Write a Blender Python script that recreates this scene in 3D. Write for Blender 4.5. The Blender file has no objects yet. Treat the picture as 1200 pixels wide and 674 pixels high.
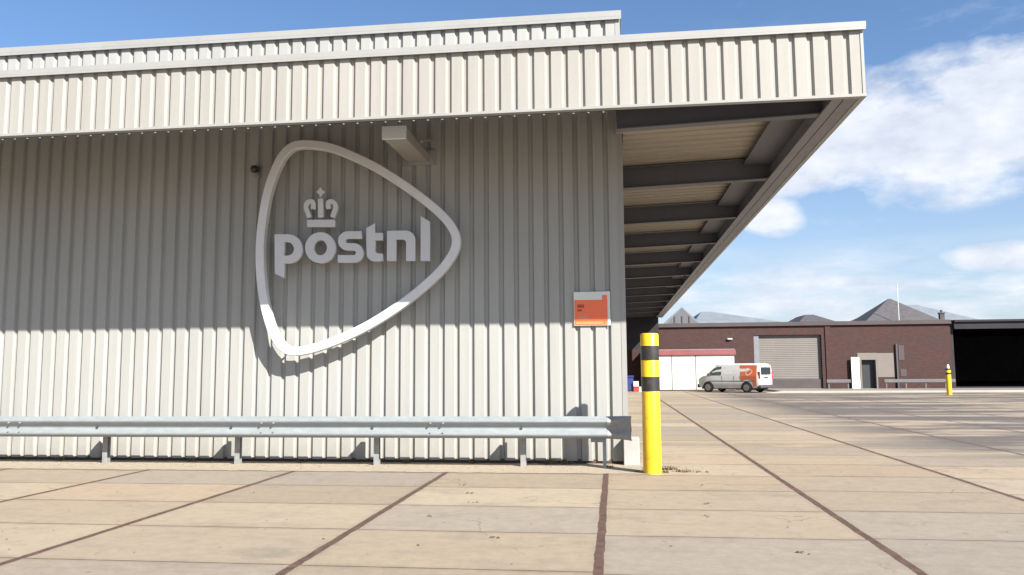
import bpy, bmesh, math, random
from mathutils import Vector, Matrix
random.seed(7)
R = math.radians
sc = bpy.context.scene
COL = sc.collection

RING = [(-5.091, 5.412), (-4.733, 5.358), (-4.377, 5.222), (-3.863, 4.962), (-3.419, 4.669), (-3.042, 4.388), (-2.732, 4.119), (-2.534, 3.879), (-2.449, 3.651), (-2.486, 3.427), (-2.657, 3.158), (-2.914, 2.903), (-3.282, 2.607), (-3.712, 2.324), (-4.146, 2.088), (-4.644, 1.888), (-5.021, 1.783), (-5.274, 1.755), (-5.466, 1.817), (-5.63, 2.002), (-5.766, 2.28), (-5.872, 2.652), (-5.942, 3.088), (-5.968, 3.59), (-5.94, 4.03), (-5.873, 4.472), (-5.764, 4.85), (-5.621, 5.165), (-5.448, 5.35), (-5.286, 5.407)]
LETTERS = {
  'letter_p': [[(-5.634, 3.806), (-5.402, 3.799), (-5.356, 3.797), (-5.287, 3.774), (-5.226, 3.733), (-5.178, 3.679), (-5.148, 3.615), (-5.136, 3.546), (-5.145, 3.478), (-5.173, 3.415), (-5.218, 3.363), (-5.277, 3.326), (-5.346, 3.306), (-5.449, 3.305), (-5.449, 3.057), (-5.612, 3.136)], [(-5.457, 3.666), (-5.404, 3.665), (-5.374, 3.66), (-5.335, 3.64), (-5.305, 3.608), (-5.289, 3.568), (-5.288, 3.526), (-5.303, 3.486), (-5.331, 3.456), (-5.37, 3.438), (-5.451, 3.436)]],
  'letter_o': [[(-4.561, 3.548), (-4.565, 3.593), (-4.578, 3.638), (-4.598, 3.68), (-4.625, 3.718), (-4.659, 3.751), (-4.697, 3.778), (-4.739, 3.799), (-4.785, 3.812), (-4.831, 3.817), (-4.877, 3.814), (-4.922, 3.804), (-4.964, 3.786), (-5.002, 3.76), (-5.034, 3.729), (-5.06, 3.692), (-5.079, 3.651), (-5.09, 3.607), (-5.093, 3.561), (-5.088, 3.516), (-5.076, 3.471), (-5.055, 3.429), (-5.028, 3.391), (-4.994, 3.358), (-4.956, 3.331), (-4.913, 3.311), (-4.868, 3.298), (-4.822, 3.293), (-4.776, 3.296), (-4.731, 3.307), (-4.69, 3.325), (-4.652, 3.35), (-4.62, 3.381), (-4.594, 3.418), (-4.575, 3.459), (-4.564, 3.502)], [(-4.715, 3.552), (-4.719, 3.585), (-4.731, 3.616), (-4.749, 3.643), (-4.772, 3.664), (-4.8, 3.678), (-4.829, 3.683), (-4.857, 3.679), (-4.884, 3.667), (-4.907, 3.647), (-4.924, 3.621), (-4.935, 3.591), (-4.938, 3.557), (-4.934, 3.524), (-4.922, 3.493), (-4.904, 3.466), (-4.88, 3.445), (-4.853, 3.432), (-4.824, 3.427), (-4.795, 3.43), (-4.769, 3.442), (-4.746, 3.462), (-4.729, 3.488), (-4.718, 3.519)]],
  'letter_s': [[(-4.118, 3.814), (-4.226, 3.817), (-4.356, 3.82), (-4.4, 3.816), (-4.442, 3.8), (-4.479, 3.773), (-4.506, 3.737), (-4.522, 3.695), (-4.525, 3.65), (-4.514, 3.605), (-4.491, 3.564), (-4.458, 3.531), (-4.418, 3.507), (-4.369, 3.494), (-4.245, 3.489), (-4.238, 3.486), (-4.227, 3.48), (-4.22, 3.473), (-4.215, 3.464), (-4.213, 3.455), (-4.214, 3.446), (-4.217, 3.438), (-4.223, 3.43), (-4.232, 3.423), (-4.243, 3.419), (-4.256, 3.418), (-4.391, 3.421), (-4.525, 3.425), (-4.523, 3.297), (-4.389, 3.294), (-4.252, 3.291), (-4.208, 3.296), (-4.165, 3.312), (-4.129, 3.338), (-4.102, 3.374), (-4.086, 3.416), (-4.083, 3.461), (-4.094, 3.505), (-4.116, 3.546), (-4.149, 3.579), (-4.189, 3.603), (-4.238, 3.616), (-4.362, 3.621), (-4.37, 3.624), (-4.38, 3.63), (-4.387, 3.638), (-4.392, 3.646), (-4.394, 3.655), (-4.394, 3.664), (-4.39, 3.673), (-4.384, 3.681), (-4.376, 3.687), (-4.365, 3.691), (-4.351, 3.692), (-4.224, 3.689), (-4.117, 3.686)]],
  'letter_t': [[(-4.042, 3.862), (-3.888, 3.946), (-3.886, 3.779), (-3.759, 3.776), (-3.758, 3.649), (-3.885, 3.652), (-3.883, 3.489), (-3.882, 3.479), (-3.876, 3.462), (-3.865, 3.448), (-3.849, 3.438), (-3.831, 3.433), (-3.756, 3.428), (-3.755, 3.307), (-3.853, 3.301), (-3.907, 3.303), (-3.938, 3.31), (-3.966, 3.323), (-3.991, 3.343), (-4.011, 3.367), (-4.025, 3.396), (-4.031, 3.426), (-4.04, 3.656)]],
  'letter_n': [[(-3.689, 3.807), (-3.367, 3.804), (-3.34, 3.8), (-3.31, 3.791), (-3.282, 3.776), (-3.258, 3.757), (-3.238, 3.732), (-3.223, 3.705), (-3.214, 3.676), (-3.21, 3.645), (-3.208, 3.294), (-3.361, 3.297), (-3.363, 3.594), (-3.363, 3.594), (-3.366, 3.613), (-3.375, 3.63), (-3.389, 3.644), (-3.406, 3.653), (-3.425, 3.656), (-3.531, 3.659), (-3.529, 3.301), (-3.685, 3.305)]],
  'letter_l': [[(-3.12, 4.039), (-2.964, 3.941), (-2.962, 3.288), (-3.117, 3.292)]],
}
CROWN = {
  'base_bar': [[(-5.071, 4.036), (-4.583, 4.024), (-4.581, 3.9), (-5.068, 3.912)]],
  'centre_bar': [[(-4.886, 4.39), (-4.793, 4.39), (-4.788, 4.068), (-4.88, 4.068)]],
  'orb': [[(-4.845, 4.595), (-4.816, 4.544), (-4.764, 4.504), (-4.799, 4.475), (-4.83, 4.449), (-4.825, 4.412), (-4.859, 4.413), (-4.856, 4.449), (-4.885, 4.478), (-4.923, 4.51), (-4.872, 4.546)]],
  'scroll': [[(-4.992, 4.085), (-4.996, 4.094), (-5.0, 4.106), (-5.006, 4.121), (-5.012, 4.137), (-5.019, 4.153), (-5.024, 4.169), (-5.031, 4.186), (-5.038, 4.203), (-5.045, 4.219), (-5.051, 4.234), (-5.054, 4.246), (-5.055, 4.255), (-5.054, 4.263), (-5.051, 4.274), (-5.048, 4.284), (-5.043, 4.293), (-5.038, 4.3), (-5.035, 4.303), (-5.033, 4.304), (-5.027, 4.306), (-5.019, 4.307), (-5.011, 4.307), (-5.005, 4.306), (-5.007, 4.307), (-5.011, 4.311), (-5.012, 4.311), (-5.01, 4.307), (-5.008, 4.299), (-5.007, 4.29), (-5.005, 4.281), (-5.005, 4.273), (-5.005, 4.263), (-5.006, 4.251), (-5.008, 4.24), (-5.009, 4.229), (-5.01, 4.221), (-4.93, 4.208), (-4.929, 4.215), (-4.928, 4.226), (-4.926, 4.239), (-4.925, 4.254), (-4.924, 4.27), (-4.925, 4.285), (-4.927, 4.298), (-4.929, 4.312), (-4.933, 4.327), (-4.939, 4.343), (-4.951, 4.36), (-4.969, 4.375), (-4.99, 4.383), (-5.009, 4.386), (-5.029, 4.386), (-5.049, 4.383), (-5.068, 4.377), (-5.087, 4.366), (-5.102, 4.352), (-5.113, 4.336), (-5.122, 4.319), (-5.129, 4.3), (-5.134, 4.28), (-5.136, 4.258), (-5.134, 4.236), (-5.128, 4.214), (-5.121, 4.195), (-5.113, 4.176), (-5.106, 4.16), (-5.1, 4.145), (-5.094, 4.129), (-5.088, 4.112), (-5.082, 4.096), (-5.076, 4.081), (-5.071, 4.069), (-5.067, 4.06)]],
  'scroll2': [[(-4.595, 4.048), (-4.592, 4.056), (-4.588, 4.067), (-4.582, 4.081), (-4.576, 4.097), (-4.57, 4.113), (-4.565, 4.129), (-4.56, 4.144), (-4.554, 4.161), (-4.548, 4.18), (-4.542, 4.2), (-4.538, 4.221), (-4.537, 4.243), (-4.54, 4.265), (-4.546, 4.285), (-4.554, 4.303), (-4.564, 4.321), (-4.577, 4.336), (-4.592, 4.351), (-4.61, 4.362), (-4.63, 4.369), (-4.649, 4.373), (-4.668, 4.374), (-4.687, 4.373), (-4.707, 4.367), (-4.726, 4.353), (-4.736, 4.337), (-4.742, 4.321), (-4.745, 4.307), (-4.747, 4.294), (-4.748, 4.281), (-4.748, 4.266), (-4.746, 4.251), (-4.744, 4.236), (-4.742, 4.223), (-4.74, 4.213), (-4.738, 4.206), (-4.659, 4.215), (-4.66, 4.223), (-4.662, 4.234), (-4.665, 4.245), (-4.666, 4.257), (-4.667, 4.266), (-4.667, 4.274), (-4.667, 4.282), (-4.665, 4.291), (-4.664, 4.297), (-4.663, 4.301), (-4.664, 4.299), (-4.669, 4.296), (-4.67, 4.295), (-4.665, 4.295), (-4.657, 4.295), (-4.648, 4.293), (-4.642, 4.291), (-4.639, 4.289), (-4.636, 4.286), (-4.631, 4.279), (-4.626, 4.271), (-4.622, 4.261), (-4.619, 4.251), (-4.617, 4.243), (-4.618, 4.234), (-4.62, 4.221), (-4.624, 4.206), (-4.63, 4.19), (-4.636, 4.172), (-4.642, 4.156), (-4.647, 4.141), (-4.652, 4.127), (-4.657, 4.112), (-4.663, 4.099), (-4.667, 4.087), (-4.671, 4.079)]],
}

# ------------------------------------------------------------------ materials
KA = .74
def new_mat(name):
    m = bpy.data.materials.new(name); m.use_nodes = True
    nt = m.node_tree; b = nt.nodes['Principled BSDF']
    return m, nt, b
def N(nt, typ, **kw):
    n = nt.nodes.new(typ)
    for k, v in kw.items(): setattr(n, k, v)
    return n
def mathn(nt, op, a, b=None, c=None, clamp=False):
    n = nt.nodes.new('ShaderNodeMath'); n.operation = op; n.use_clamp = clamp
    for i, v in enumerate((a, b, c)):
        if v is None: continue
        if isinstance(v, (int, float)): n.inputs[i].default_value = v
        else: nt.links.new(v, n.inputs[i])
    return n.outputs[0]
def mixc(nt, fac, a, b, mode='MIX'):
    n = nt.nodes.new('ShaderNodeMix'); n.data_type = 'RGBA'; n.blend_type = mode
    for idx, v in ((0, fac), (6, a), (7, b)):
        if isinstance(v, (int, float)): n.inputs[idx].default_value = v
        elif isinstance(v, tuple): n.inputs[idx].default_value = (*v[:3], 1)
        else: nt.links.new(v, n.inputs[idx])
    return n.outputs[2]
def ramp(nt, v, a, b):
    n = nt.nodes.new('ShaderNodeMapRange'); n.inputs[1].default_value = a; n.inputs[2].default_value = b
    n.clamp = True; nt.links.new(v, n.inputs[0]); return n.outputs[0]
def noise(nt, vec, scale, detail=4, rough=.55, stretch=None):
    if stretch is not None:
        mp = nt.nodes.new('ShaderNodeMapping'); mp.inputs['Scale'].default_value = stretch
        nt.links.new(vec, mp.inputs[0]); vec = mp.outputs[0]
    n = nt.nodes.new('ShaderNodeTexNoise'); n.inputs['Scale'].default_value = scale
    n.inputs['Detail'].default_value = detail; n.inputs['Roughness'].default_value = rough
    nt.links.new(vec, n.inputs['Vector']); return n.outputs['Fac']
def objco(nt):
    return nt.nodes.new('ShaderNodeTexCoord').outputs['Object']
def paint(name, col, rough=.5, metal=0., var=.12, scale=3., stretch=None, bump=0., dirt=None, dirt_amt=.4, spec=.5):
    """a painted / metal / plain surface with uneven tone, stains and a little relief"""
    m, nt, b = new_mat(name); co = objco(nt)
    col = tuple(x*KA for x in col); dirt = dirt and tuple(x*KA for x in dirt)
    n1 = noise(nt, co, scale, 5, .6, stretch); n2 = noise(nt, co, scale*9, 3, .6)
    f = mathn(nt, 'ADD', mathn(nt, 'MULTIPLY', n1, .7), mathn(nt, 'MULTIPLY', n2, .3))
    lo = tuple(c*(1-var) for c in col); hi = tuple(min(1, c*(1+var)) for c in col)
    c = mixc(nt, ramp(nt, f, .3, .7), lo, hi)
    if dirt:
        d = noise(nt, co, scale*1.7, 6, .7, stretch)
        c = mixc(nt, mathn(nt, 'MULTIPLY', ramp(nt, d, .52, .75), dirt_amt), c, dirt)
    nt.links.new(c, b.inputs['Base Color'])
    b.inputs['Metallic'].default_value = metal
    b.inputs['Specular IOR Level'].default_value = spec
    r = mathn(nt, 'ADD', mathn(nt, 'MULTIPLY', n1, .25), rough-.12, clamp=True)
    nt.links.new(r, b.inputs['Roughness'])
    if bump:
        bp = N(nt, 'ShaderNodeBump'); bp.inputs['Strength'].default_value = bump; bp.inputs['Distance'].default_value = .01
        nt.links.new(f, bp.inputs['Height']); nt.links.new(bp.outputs[0], b.inputs['Normal'])
    return m

def cladding_mat(name, col):
    m, nt, b = new_mat(name); co = objco(nt)
    st = noise(nt, co, 1.0, 5, .6, (5.5, 5.5, .35)); big = noise(nt, co, .45, 3, .5)
    fine = noise(nt, co, 30, 3, .6)
    f = mathn(nt, 'ADD', mathn(nt, 'MULTIPLY', st, .5), mathn(nt, 'ADD', mathn(nt, 'MULTIPLY', big, .3), mathn(nt, 'MULTIPLY', fine, .2)))
    c = mixc(nt, ramp(nt, f, .32, .68), tuple(x*.87 for x in col), tuple(min(1, x*1.07) for x in col))
    sx = N(nt, 'ShaderNodeSeparateXYZ'); nt.links.new(co, sx.inputs[0])
    wnp = N(nt, 'ShaderNodeTexWhiteNoise', noise_dimensions='1D')
    nt.links.new(mathn(nt, 'FLOOR', mathn(nt, 'DIVIDE', mathn(nt, 'ADD', sx.outputs[0], sx.outputs[1]), .996)), wnp.inputs['W'])
    c = mixc(nt, mathn(nt, 'MULTIPLY', wnp.outputs['Value'], .16), c, tuple(x*.62 for x in col))
    strk = ramp(nt, noise(nt, co, 1.0, 5, .7, (14, 14, .12)), .55, .8)
    c = mixc(nt, mathn(nt, 'MULTIPLY', strk, .20), c, (.17, .13, .095))
    # splash dirt on the lowest part of the sheets, ragged
    sep = N(nt, 'ShaderNodeSeparateXYZ'); nt.links.new(co, sep.inputs[0])
    dz = mathn(nt, 'ADD', sep.outputs[2], mathn(nt, 'MULTIPLY', mathn(nt, 'SUBTRACT', noise(nt, co, 3.5, 6, .7), .5), 1.1))
    dm = mathn(nt, 'MULTIPLY', mathn(nt, 'SUBTRACT', 1.0, ramp(nt, dz, -.1, .45)), .38)
    c = mixc(nt, dm, c, (.20, .16, .115))
    gr = ramp(nt, noise(nt, co, 1.3, 6, .7, (7, 7, .5)), .62, .8)
    c = mixc(nt, mathn(nt, 'MULTIPLY', gr, .22), c, (.18, .17, .145))
    nt.links.new(c, b.inputs['Base Color'])
    b.inputs['Roughness'].default_value = .48; b.inputs['Specular IOR Level'].default_value = .35
    bp = N(nt, 'ShaderNodeBump'); bp.inputs['Strength'].default_value = .12; bp.inputs['Distance'].default_value = .02
    nt.links.new(noise(nt, co, 2.2, 3, .5, (1, 1, .6)), bp.inputs['Height']); nt.links.new(bp.outputs[0], b.inputs['Normal'])
    return m

SLAB_W, SLAB_L, SX0, SY0 = 2.35, 1.425, -.15, 6.19
def concrete_ground():
    m, nt, b = new_mat('concrete_slabs'); L = nt.links
    geo = N(nt, 'ShaderNodeNewGeometry'); pos = geo.outputs['Position']
    sep = N(nt, 'ShaderNodeSeparateXYZ'); L.new(pos, sep.inputs[0]); X, Y = sep.outputs[0], sep.outputs[1]
    wob = mathn(nt, 'MULTIPLY', mathn(nt, 'SUBTRACT', noise(nt, pos, 2.3, 4, .6), .5), .035)
    u = mathn(nt, 'DIVIDE', mathn(nt, 'SUBTRACT', mathn(nt, 'ADD', X, wob), SX0), SLAB_W)
    ci = mathn(nt, 'FLOOR', u)
    wn0 = N(nt, 'ShaderNodeTexWhiteNoise', noise_dimensions='1D'); L.new(ci, wn0.inputs['W'])
    shift = mathn(nt, 'MULTIPLY', mathn(nt, 'SUBTRACT', wn0.outputs['Value'], .5), .16)
    wob2 = mathn(nt, 'MULTIPLY', wob, .5)
    v = mathn(nt, 'DIVIDE', mathn(nt, 'SUBTRACT', mathn(nt, 'ADD', mathn(nt, 'ADD', Y, shift), wob2), SY0), SLAB_L)
    ri = mathn(nt, 'FLOOR', v)
    du = mathn(nt, 'MULTIPLY', mathn(nt, 'ABSOLUTE', mathn(nt, 'SUBTRACT', mathn(nt, 'SUBTRACT', u, ci), .5)), SLAB_W)
    dv = mathn(nt, 'MULTIPLY', mathn(nt, 'ABSOLUTE', mathn(nt, 'SUBTRACT', mathn(nt, 'SUBTRACT', v, ri), .5)), SLAB_L)
    eu = mathn(nt, 'SUBTRACT', SLAB_W/2, du)      # metres to the long joint
    ev = mathn(nt, 'SUBTRACT', SLAB_L/2, dv)
    cmb = N(nt, 'ShaderNodeCombineXYZ'); L.new(ci, cmb.inputs[0]); L.new(ri, cmb.inputs[1])
    wn = N(nt, 'ShaderNodeTexWhiteNoise', noise_dimensions='3D'); L.new(cmb.outputs[0], wn.inputs['Vector'])
    csep = N(nt, 'ShaderNodeSeparateColor'); L.new(wn.outputs['Color'], csep.inputs[0])
    base = mixc(nt, csep.outputs[0], GROUND_LO, GROUND_HI)
    base = mixc(nt, mathn(nt, 'MULTIPLY', ramp(nt, csep.outputs[1], .5, .95), .55), base, GROUND_PINK)
    base = mixc(nt, mathn(nt, 'MULTIPLY', ramp(nt, csep.outputs[2], .6, .95), .85), base, GROUND_GREY)
    # mottling, brushed streaks across the slab, wear, spots
    mot = noise(nt, pos, 1.1, 6, .65); fine = noise(nt, pos, 38, 3, .7); st = noise(nt, pos, 1.6, 7, .7, (.8, 1.8, 1)); grit = noise(nt, pos, 110, 2, .8)
    base = mixc(nt, mathn(nt, 'MULTIPLY', ramp(nt, mot, .35, .7), .35), base, tuple(c*.68 for c in GROUND_HI))
    base = mixc(nt, mathn(nt, 'MULTIPLY', ramp(nt, st, .5, .72), .4), base, tuple(c*.62 for c in GROUND_GREY))
    base = mixc(nt, mathn(nt, 'MULTIPLY', ramp(nt, fine, .3, .75), .22), base, (.31, .265, .20))
    base = mixc(nt, mathn(nt, 'MULTIPLY', ramp(nt, grit, .52, .75), .30), base, (.10, .08, .06))
    base = mixc(nt, mathn(nt, 'MULTIPLY', ramp(nt, noise(nt, pos, .55, 7, .7), .56, .68), .38), base, (.105, .095, .085))
    mid = noise(nt, pos, 7.5, 6, .72)
    base = mixc(nt, mathn(nt, 'MULTIPLY', ramp(nt, mid, .5, .70), .24), base, (.125, .10, .075))
    base = mixc(nt, mathn(nt, 'MULTIPLY', ramp(nt, mid, .5, .30), .22), base, (.33, .29, .22))
    sp = N(nt, 'ShaderNodeTexVoronoi'); sp.inputs['Scale'].default_value = 2.1; L.new(pos, sp.inputs['Vector'])
    spot = mathn(nt, 'MULTIPLY', mathn(nt, 'LESS_THAN', mathn(nt, 'ADD', sp.outputs['Distance'], mathn(nt, 'MULTIPLY', noise(nt, pos, 25, 3), .07)), .088), .55)
    base = mixc(nt, spot, base, (.12, .09, .07))
    # dark wet/oily tracks lying across the yard on the right
    tr = noise(nt, pos, .24, 6, .72, (.38, 1.9, 1))
    far = ramp(nt, X, 4.4, 6.8)
    deep = ramp(nt, Y, 13.2, 16.)
    trm = mathn(nt, 'MULTIPLY', mathn(nt, 'MULTIPLY', ramp(nt, tr, .44, .50), far), deep)
    base = mixc(nt, mathn(nt, 'MULTIPLY', trm, .82), base, (.060, .054, .054))
    # one row of darker slabs just behind the corner
    band = mathn(nt, 'MULTIPLY', mathn(nt, 'LESS_THAN', mathn(nt, 'ABSOLUTE', mathn(nt, 'SUBTRACT', Y, 16.75)), .42), .42)
    base = mixc(nt, mathn(nt, 'MULTIPLY', band, ramp(nt, noise(nt, pos, .8, 4), .3, .5)), base, (.115, .098, .082))
    vc = N(nt, 'ShaderNodeTexVoronoi', feature='DISTANCE_TO_EDGE'); vc.inputs['Scale'].default_value = .42
    wv = N(nt, 'ShaderNodeVectorMath', operation='ADD'); L.new(pos, wv.inputs[0])
    ncol = N(nt, 'ShaderNodeTexNoise'); ncol.inputs['Scale'].default_value = 1.6; ncol.inputs['Detail'].default_value = 6; L.new(pos, ncol.inputs['Vector'])
    L.new(ncol.outputs['Color'], wv.inputs[1]); L.new(wv.outputs[0], vc.inputs['Vector'])
    crack = mathn(nt, 'MULTIPLY', mathn(nt, 'LESS_THAN', vc.outputs['Distance'], .0035), ramp(nt, noise(nt, pos, .5, 3), .5, .6))
    base = mixc(nt, mathn(nt, 'MULTIPLY', crack, .65), base, (.07, .055, .04))
    # joints
    jn = noise(nt, pos, 6, 5, .7)
    jw = mathn(nt, 'ADD', mathn(nt, 'MULTIPLY', jn, .035), .022)
    near = mathn(nt, 'SUBTRACT', 1., ramp(nt, mathn(nt, 'ABSOLUTE', mathn(nt, 'SUBTRACT', eu, jw)), 0., .001))
    ju = mathn(nt, 'LESS_THAN', eu, jw)
    jv = mathn(nt, 'LESS_THAN', ev, mathn(nt, 'ADD', mathn(nt, 'MULTIPLY', noise(nt, pos, 4, 4, .7), .022), .003))
    edge = mathn(nt, 'SUBTRACT', 1., ramp(nt, mathn(nt, 'MINIMUM', eu, ev), .02, .11))
    base = mixc(nt, mathn(nt, 'MULTIPLY', edge, mathn(nt, 'MULTIPLY', ramp(nt, mot, .3, .8), .45)), base, (.115, .08, .055))
    base = mixc(nt, mathn(nt, 'MULTIPLY', jv, .8), base, (.07, .052, .04))
    rust = mixc(nt, ramp(nt, jn, .35, .65), (.045, .029, .023), (.105, .060, .045))
    base = mixc(nt, ju, base, rust)
    L.new(base, b.inputs['Base Color'])
    b.inputs['Roughness'].default_value = .82; b.inputs['Specular IOR Level'].default_value = .3
    h = mathn(nt, 'SUBTRACT', mathn(nt, 'ADD', mathn(nt, 'MULTIPLY', fine, .25), mathn(nt, 'MULTIPLY', mot, .3)), mathn(nt, 'MULTIPLY', mathn(nt, 'MAXIMUM', ju, jv), 1.2))
    bp = N(nt, 'ShaderNodeBump'); bp.inputs['Strength'].default_value = .35; bp.inputs['Distance'].default_value = .012
    L.new(h, bp.inputs['Height']); L.new(bp.outputs[0], b.inputs['Normal'])
    return m

def brick_mat():
    m, nt, b = new_mat('dark_red_brick'); co = objco(nt)
    mp = N(nt, 'ShaderNodeMapping'); mp.inputs['Rotation'].default_value = (R(90), 0, 0); nt.links.new(co, mp.inputs[0])
    br = N(nt, 'ShaderNodeTexBrick'); nt.links.new(mp.outputs[0], br.inputs['Vector'])
    br.inputs['Scale'].default_value = 1.; br.inputs['Brick Width'].default_value = .22; br.inputs['Row Height'].default_value = .065
    br.inputs['Mortar Size'].default_value = .008
    br.inputs['Color1'].default_value = (.072, .029, .024, 1); br.inputs['Color2'].default_value = (.046, .021, .019, 1); br.inputs['Mortar'].default_value = (.06, .046, .043, 1)
    n = noise(nt, co, .6, 6, .65, (1, 1, 1.8)); n2 = noise(nt, co, 2.2, 5, .7)
    c = mixc(nt, mathn(nt, 'MULTIPLY', ramp(nt, n, .42, .68), .5), br.outputs['Color'], (.045, .032, .033))
    c = mixc(nt, mathn(nt, 'MULTIPLY', ramp(nt, n2, .58, .78), .4), c, (.11, .078, .065))
    nt.links.new(c, b.inputs['Base Color']); b.inputs['Roughness'].default_value = .85; b.inputs['Specular IOR Level'].default_value = .2
    return m

GROUND_LO = (.205, .166, .122); GROUND_HI = (.305, .250, .182); GROUND_PINK = (.285, .200, .132); GROUND_GREY = (.178, .160, .142)
CLAD = (.315, .314, .298)
M = {}
M['ground'] = concrete_ground()
M['clad'] = cladding_mat('cream_grey_cladding', CLAD)
M['clad_canopy'] = cladding_mat('canopy_cladding', (.295, .283, .258))
M['flash'] = paint('flashing', (.36, .358, .345), .45, var=.07, scale=1.2, dirt=(.4, .37, .32), dirt_amt=.3)
M['base_dark'] = paint('brown_plinth', (.085, .055, .04), .85, var=.4, scale=5)
M['steel_dark'] = paint('blue_grey_beam_paint', (.115, .118, .145), .5, var=.15, scale=2., dirt=(.12, .10, .09), dirt_amt=.4)
M['steel_mid'] = paint('grey_edge_steel', (.235, .235, .27), .5, var=.18, scale=1.5, dirt=(.14, .12, .12), dirt_amt=.5)
M['deck'] = paint('sand_coloured_roof_deck', (.42, .375, .30), .6, var=.14, scale=.9, stretch=(.3, 4, 1), dirt=(.28, .22, .18), dirt_amt=.4)
M['roof_top'] = paint('grey_roofing', (.22, .22, .22), .9, var=.2, scale=.8)
M['sign_white'] = paint('satin_white_sign_paint', (.80, .80, .815), .32, var=.04, scale=2, dirt=(.5, .48, .44), dirt_amt=.2)
M['letter'] = paint('pale_grey_letter_paint', (.72, .725, .745), .4, var=.04, scale=3)
M['galv'] = paint('galvanised_steel', (.315, .345, .36), .5, metal=.2, var=.13, scale=5, stretch=(1, 1, 3), dirt=(.36, .33, .28), dirt_amt=.35, bump=.1)
M['galv_dull'] = paint('dull_galvanised_steel', (.36, .365, .36), .6, metal=.2, var=.2, scale=8, dirt=(.25, .2, .15), dirt_amt=.5)
M['bolt'] = paint('dark_bolt', (.12, .12, .125), .5, metal=.6)
M['yellow'] = paint('yellow_road_paint', (.92, .565, .015), .35, var=.08, scale=5, dirt=(.40, .25, .05), dirt_amt=.75, bump=.15)
M['black'] = paint('black_band_paint', (.028, .026, .025), .45, var=.3, scale=8, dirt=(.12, .1, .08), dirt_amt=.4)
M['brick'] = brick_mat()
M['coping'] = paint('weathered_roof_edge', (.085, .068, .068), .8, var=.25, scale=1)
M['shutter'] = paint('beige_grey_shutter', (.185, .165, .15), .6, var=.12, scale=.6, dirt=(.2, .17, .15), dirt_amt=.4)
M['shutter_frame'] = paint('bluish_shutter_frame', (.22, .23, .25), .6)
M['shed_white'] = paint('white_shed_panels', (.80, .82, .74), .45, var=.05, scale=.8, dirt=(.6, .56, .48), dirt_amt=.3)
M['shed_red'] = paint('faded_red_fascia', (.30, .085, .09), .5, var=.15, scale=1.5)
M['pale_panel'] = paint('greyish_render', (.22, .19, .17), .8, var=.1, scale=1)
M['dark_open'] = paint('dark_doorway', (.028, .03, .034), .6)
M['door_white'] = paint('white_door_paint', (.82, .84, .78), .4, var=.04)
M['slate'] = paint('grey_brown_slates', (.080, .074, .080), .75, var=.3, scale=2.2, stretch=(1, 1, 3))
M['pale_roof'] = paint('pale_blue_grey_sheet_roof', (.19, .215, .24), .6, var=.16, scale=1.1)
M['old_gable'] = paint('weathered_grey_gable_boards', (.14, .14, .155), .8, var=.3, scale=1.4, stretch=(4, 1, .4))
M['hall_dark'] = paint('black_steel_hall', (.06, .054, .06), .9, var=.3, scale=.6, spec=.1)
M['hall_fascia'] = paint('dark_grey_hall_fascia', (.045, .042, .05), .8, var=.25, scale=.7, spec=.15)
M['van_white'] = paint('white_van_paint', (.78, .78, .75), .25, var=.03, scale=2, dirt=(.5, .44, .36), dirt_amt=.3)
M['van_orange'] = paint('orange_van_wrap', (.70, .17, .07), .35, var=.08, scale=2)
M['glass'] = paint('tinted_glass', (.03, .04, .045), .12, var=.1)
M['glass_green'] = paint('greenish_side_glass', (.09, .115, .09), .12, var=.2)
M['rubber'] = paint('black_rubber', (.025, .024, .024), .8)
M['rim'] = paint('grey_wheel_rim', (.32, .32, .33), .35, metal=.6)
M['plastic_grey'] = paint('dark_grey_plastic', (.075, .075, .08), .6)
M['red_lens'] = paint('red_lamp_lens', (.5, .03, .025), .25)
M['clear_lens'] = paint('clear_lamp_lens', (.6, .62, .62), .15)
M['orange_sign'] = paint('orange_sign_face', (1.1, .20, .07), .4, var=.05, scale=2)
M['orange_light'] = paint('lighter_orange_sign_band', (1.0, .30, .11), .4, var=.05, scale=3)
M['sign_maroon'] = paint('dark_orange_print', (.42, .075, .03), .45)
M['sign_pink'] = paint('pale_orange_print', (.78, .36, .25), .45)
M['far_rail'] = paint('weathered_far_rail', (.17, .165, .17), .7, spec=.2)
M['guard_paint'] = paint('cream_guard_paint', (.46, .455, .43), .5, dirt=(.3, .24, .17), dirt_amt=.3)
M['blue'] = paint('blue_bin_plastic', (.035, .05, .22), .45, var=.15)
M['red_box'] = paint('red_block_paint', (.45, .05, .05), .5)
M['sand'] = paint('pale_sandy_gravel', (.36, .30, .225), .9, var=.22, scale=9, bump=.5, dirt=(.25, .19, .13), dirt_amt=.6)
M['weed'] = paint('dry_yellow_weed', (.16, .125, .055), .8, var=.4, scale=20)
M['leaf'] = paint('brown_leaf_litter', (.10, .065, .04), .8, var=.5, scale=30)
M['kerb'] = paint('pale_kerb_concrete', (.46, .42, .36), .85, var=.12, scale=1.5)
M['pavement'] = paint('worn_pavement_concrete', (.22, .20, .18), .85, var=.2, scale=.8)
M['lamp_face'] = paint('opal_lamp_face', (.84, .88, .93), .3, var=.03)
M['fitting'] = paint('bare_aluminium_housing', (.50, .47, .42), .45, metal=.3, var=.12, scale=3)
M['dome'] = paint('black_dome_plastic', (.03, .028, .026), .3)

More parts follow.
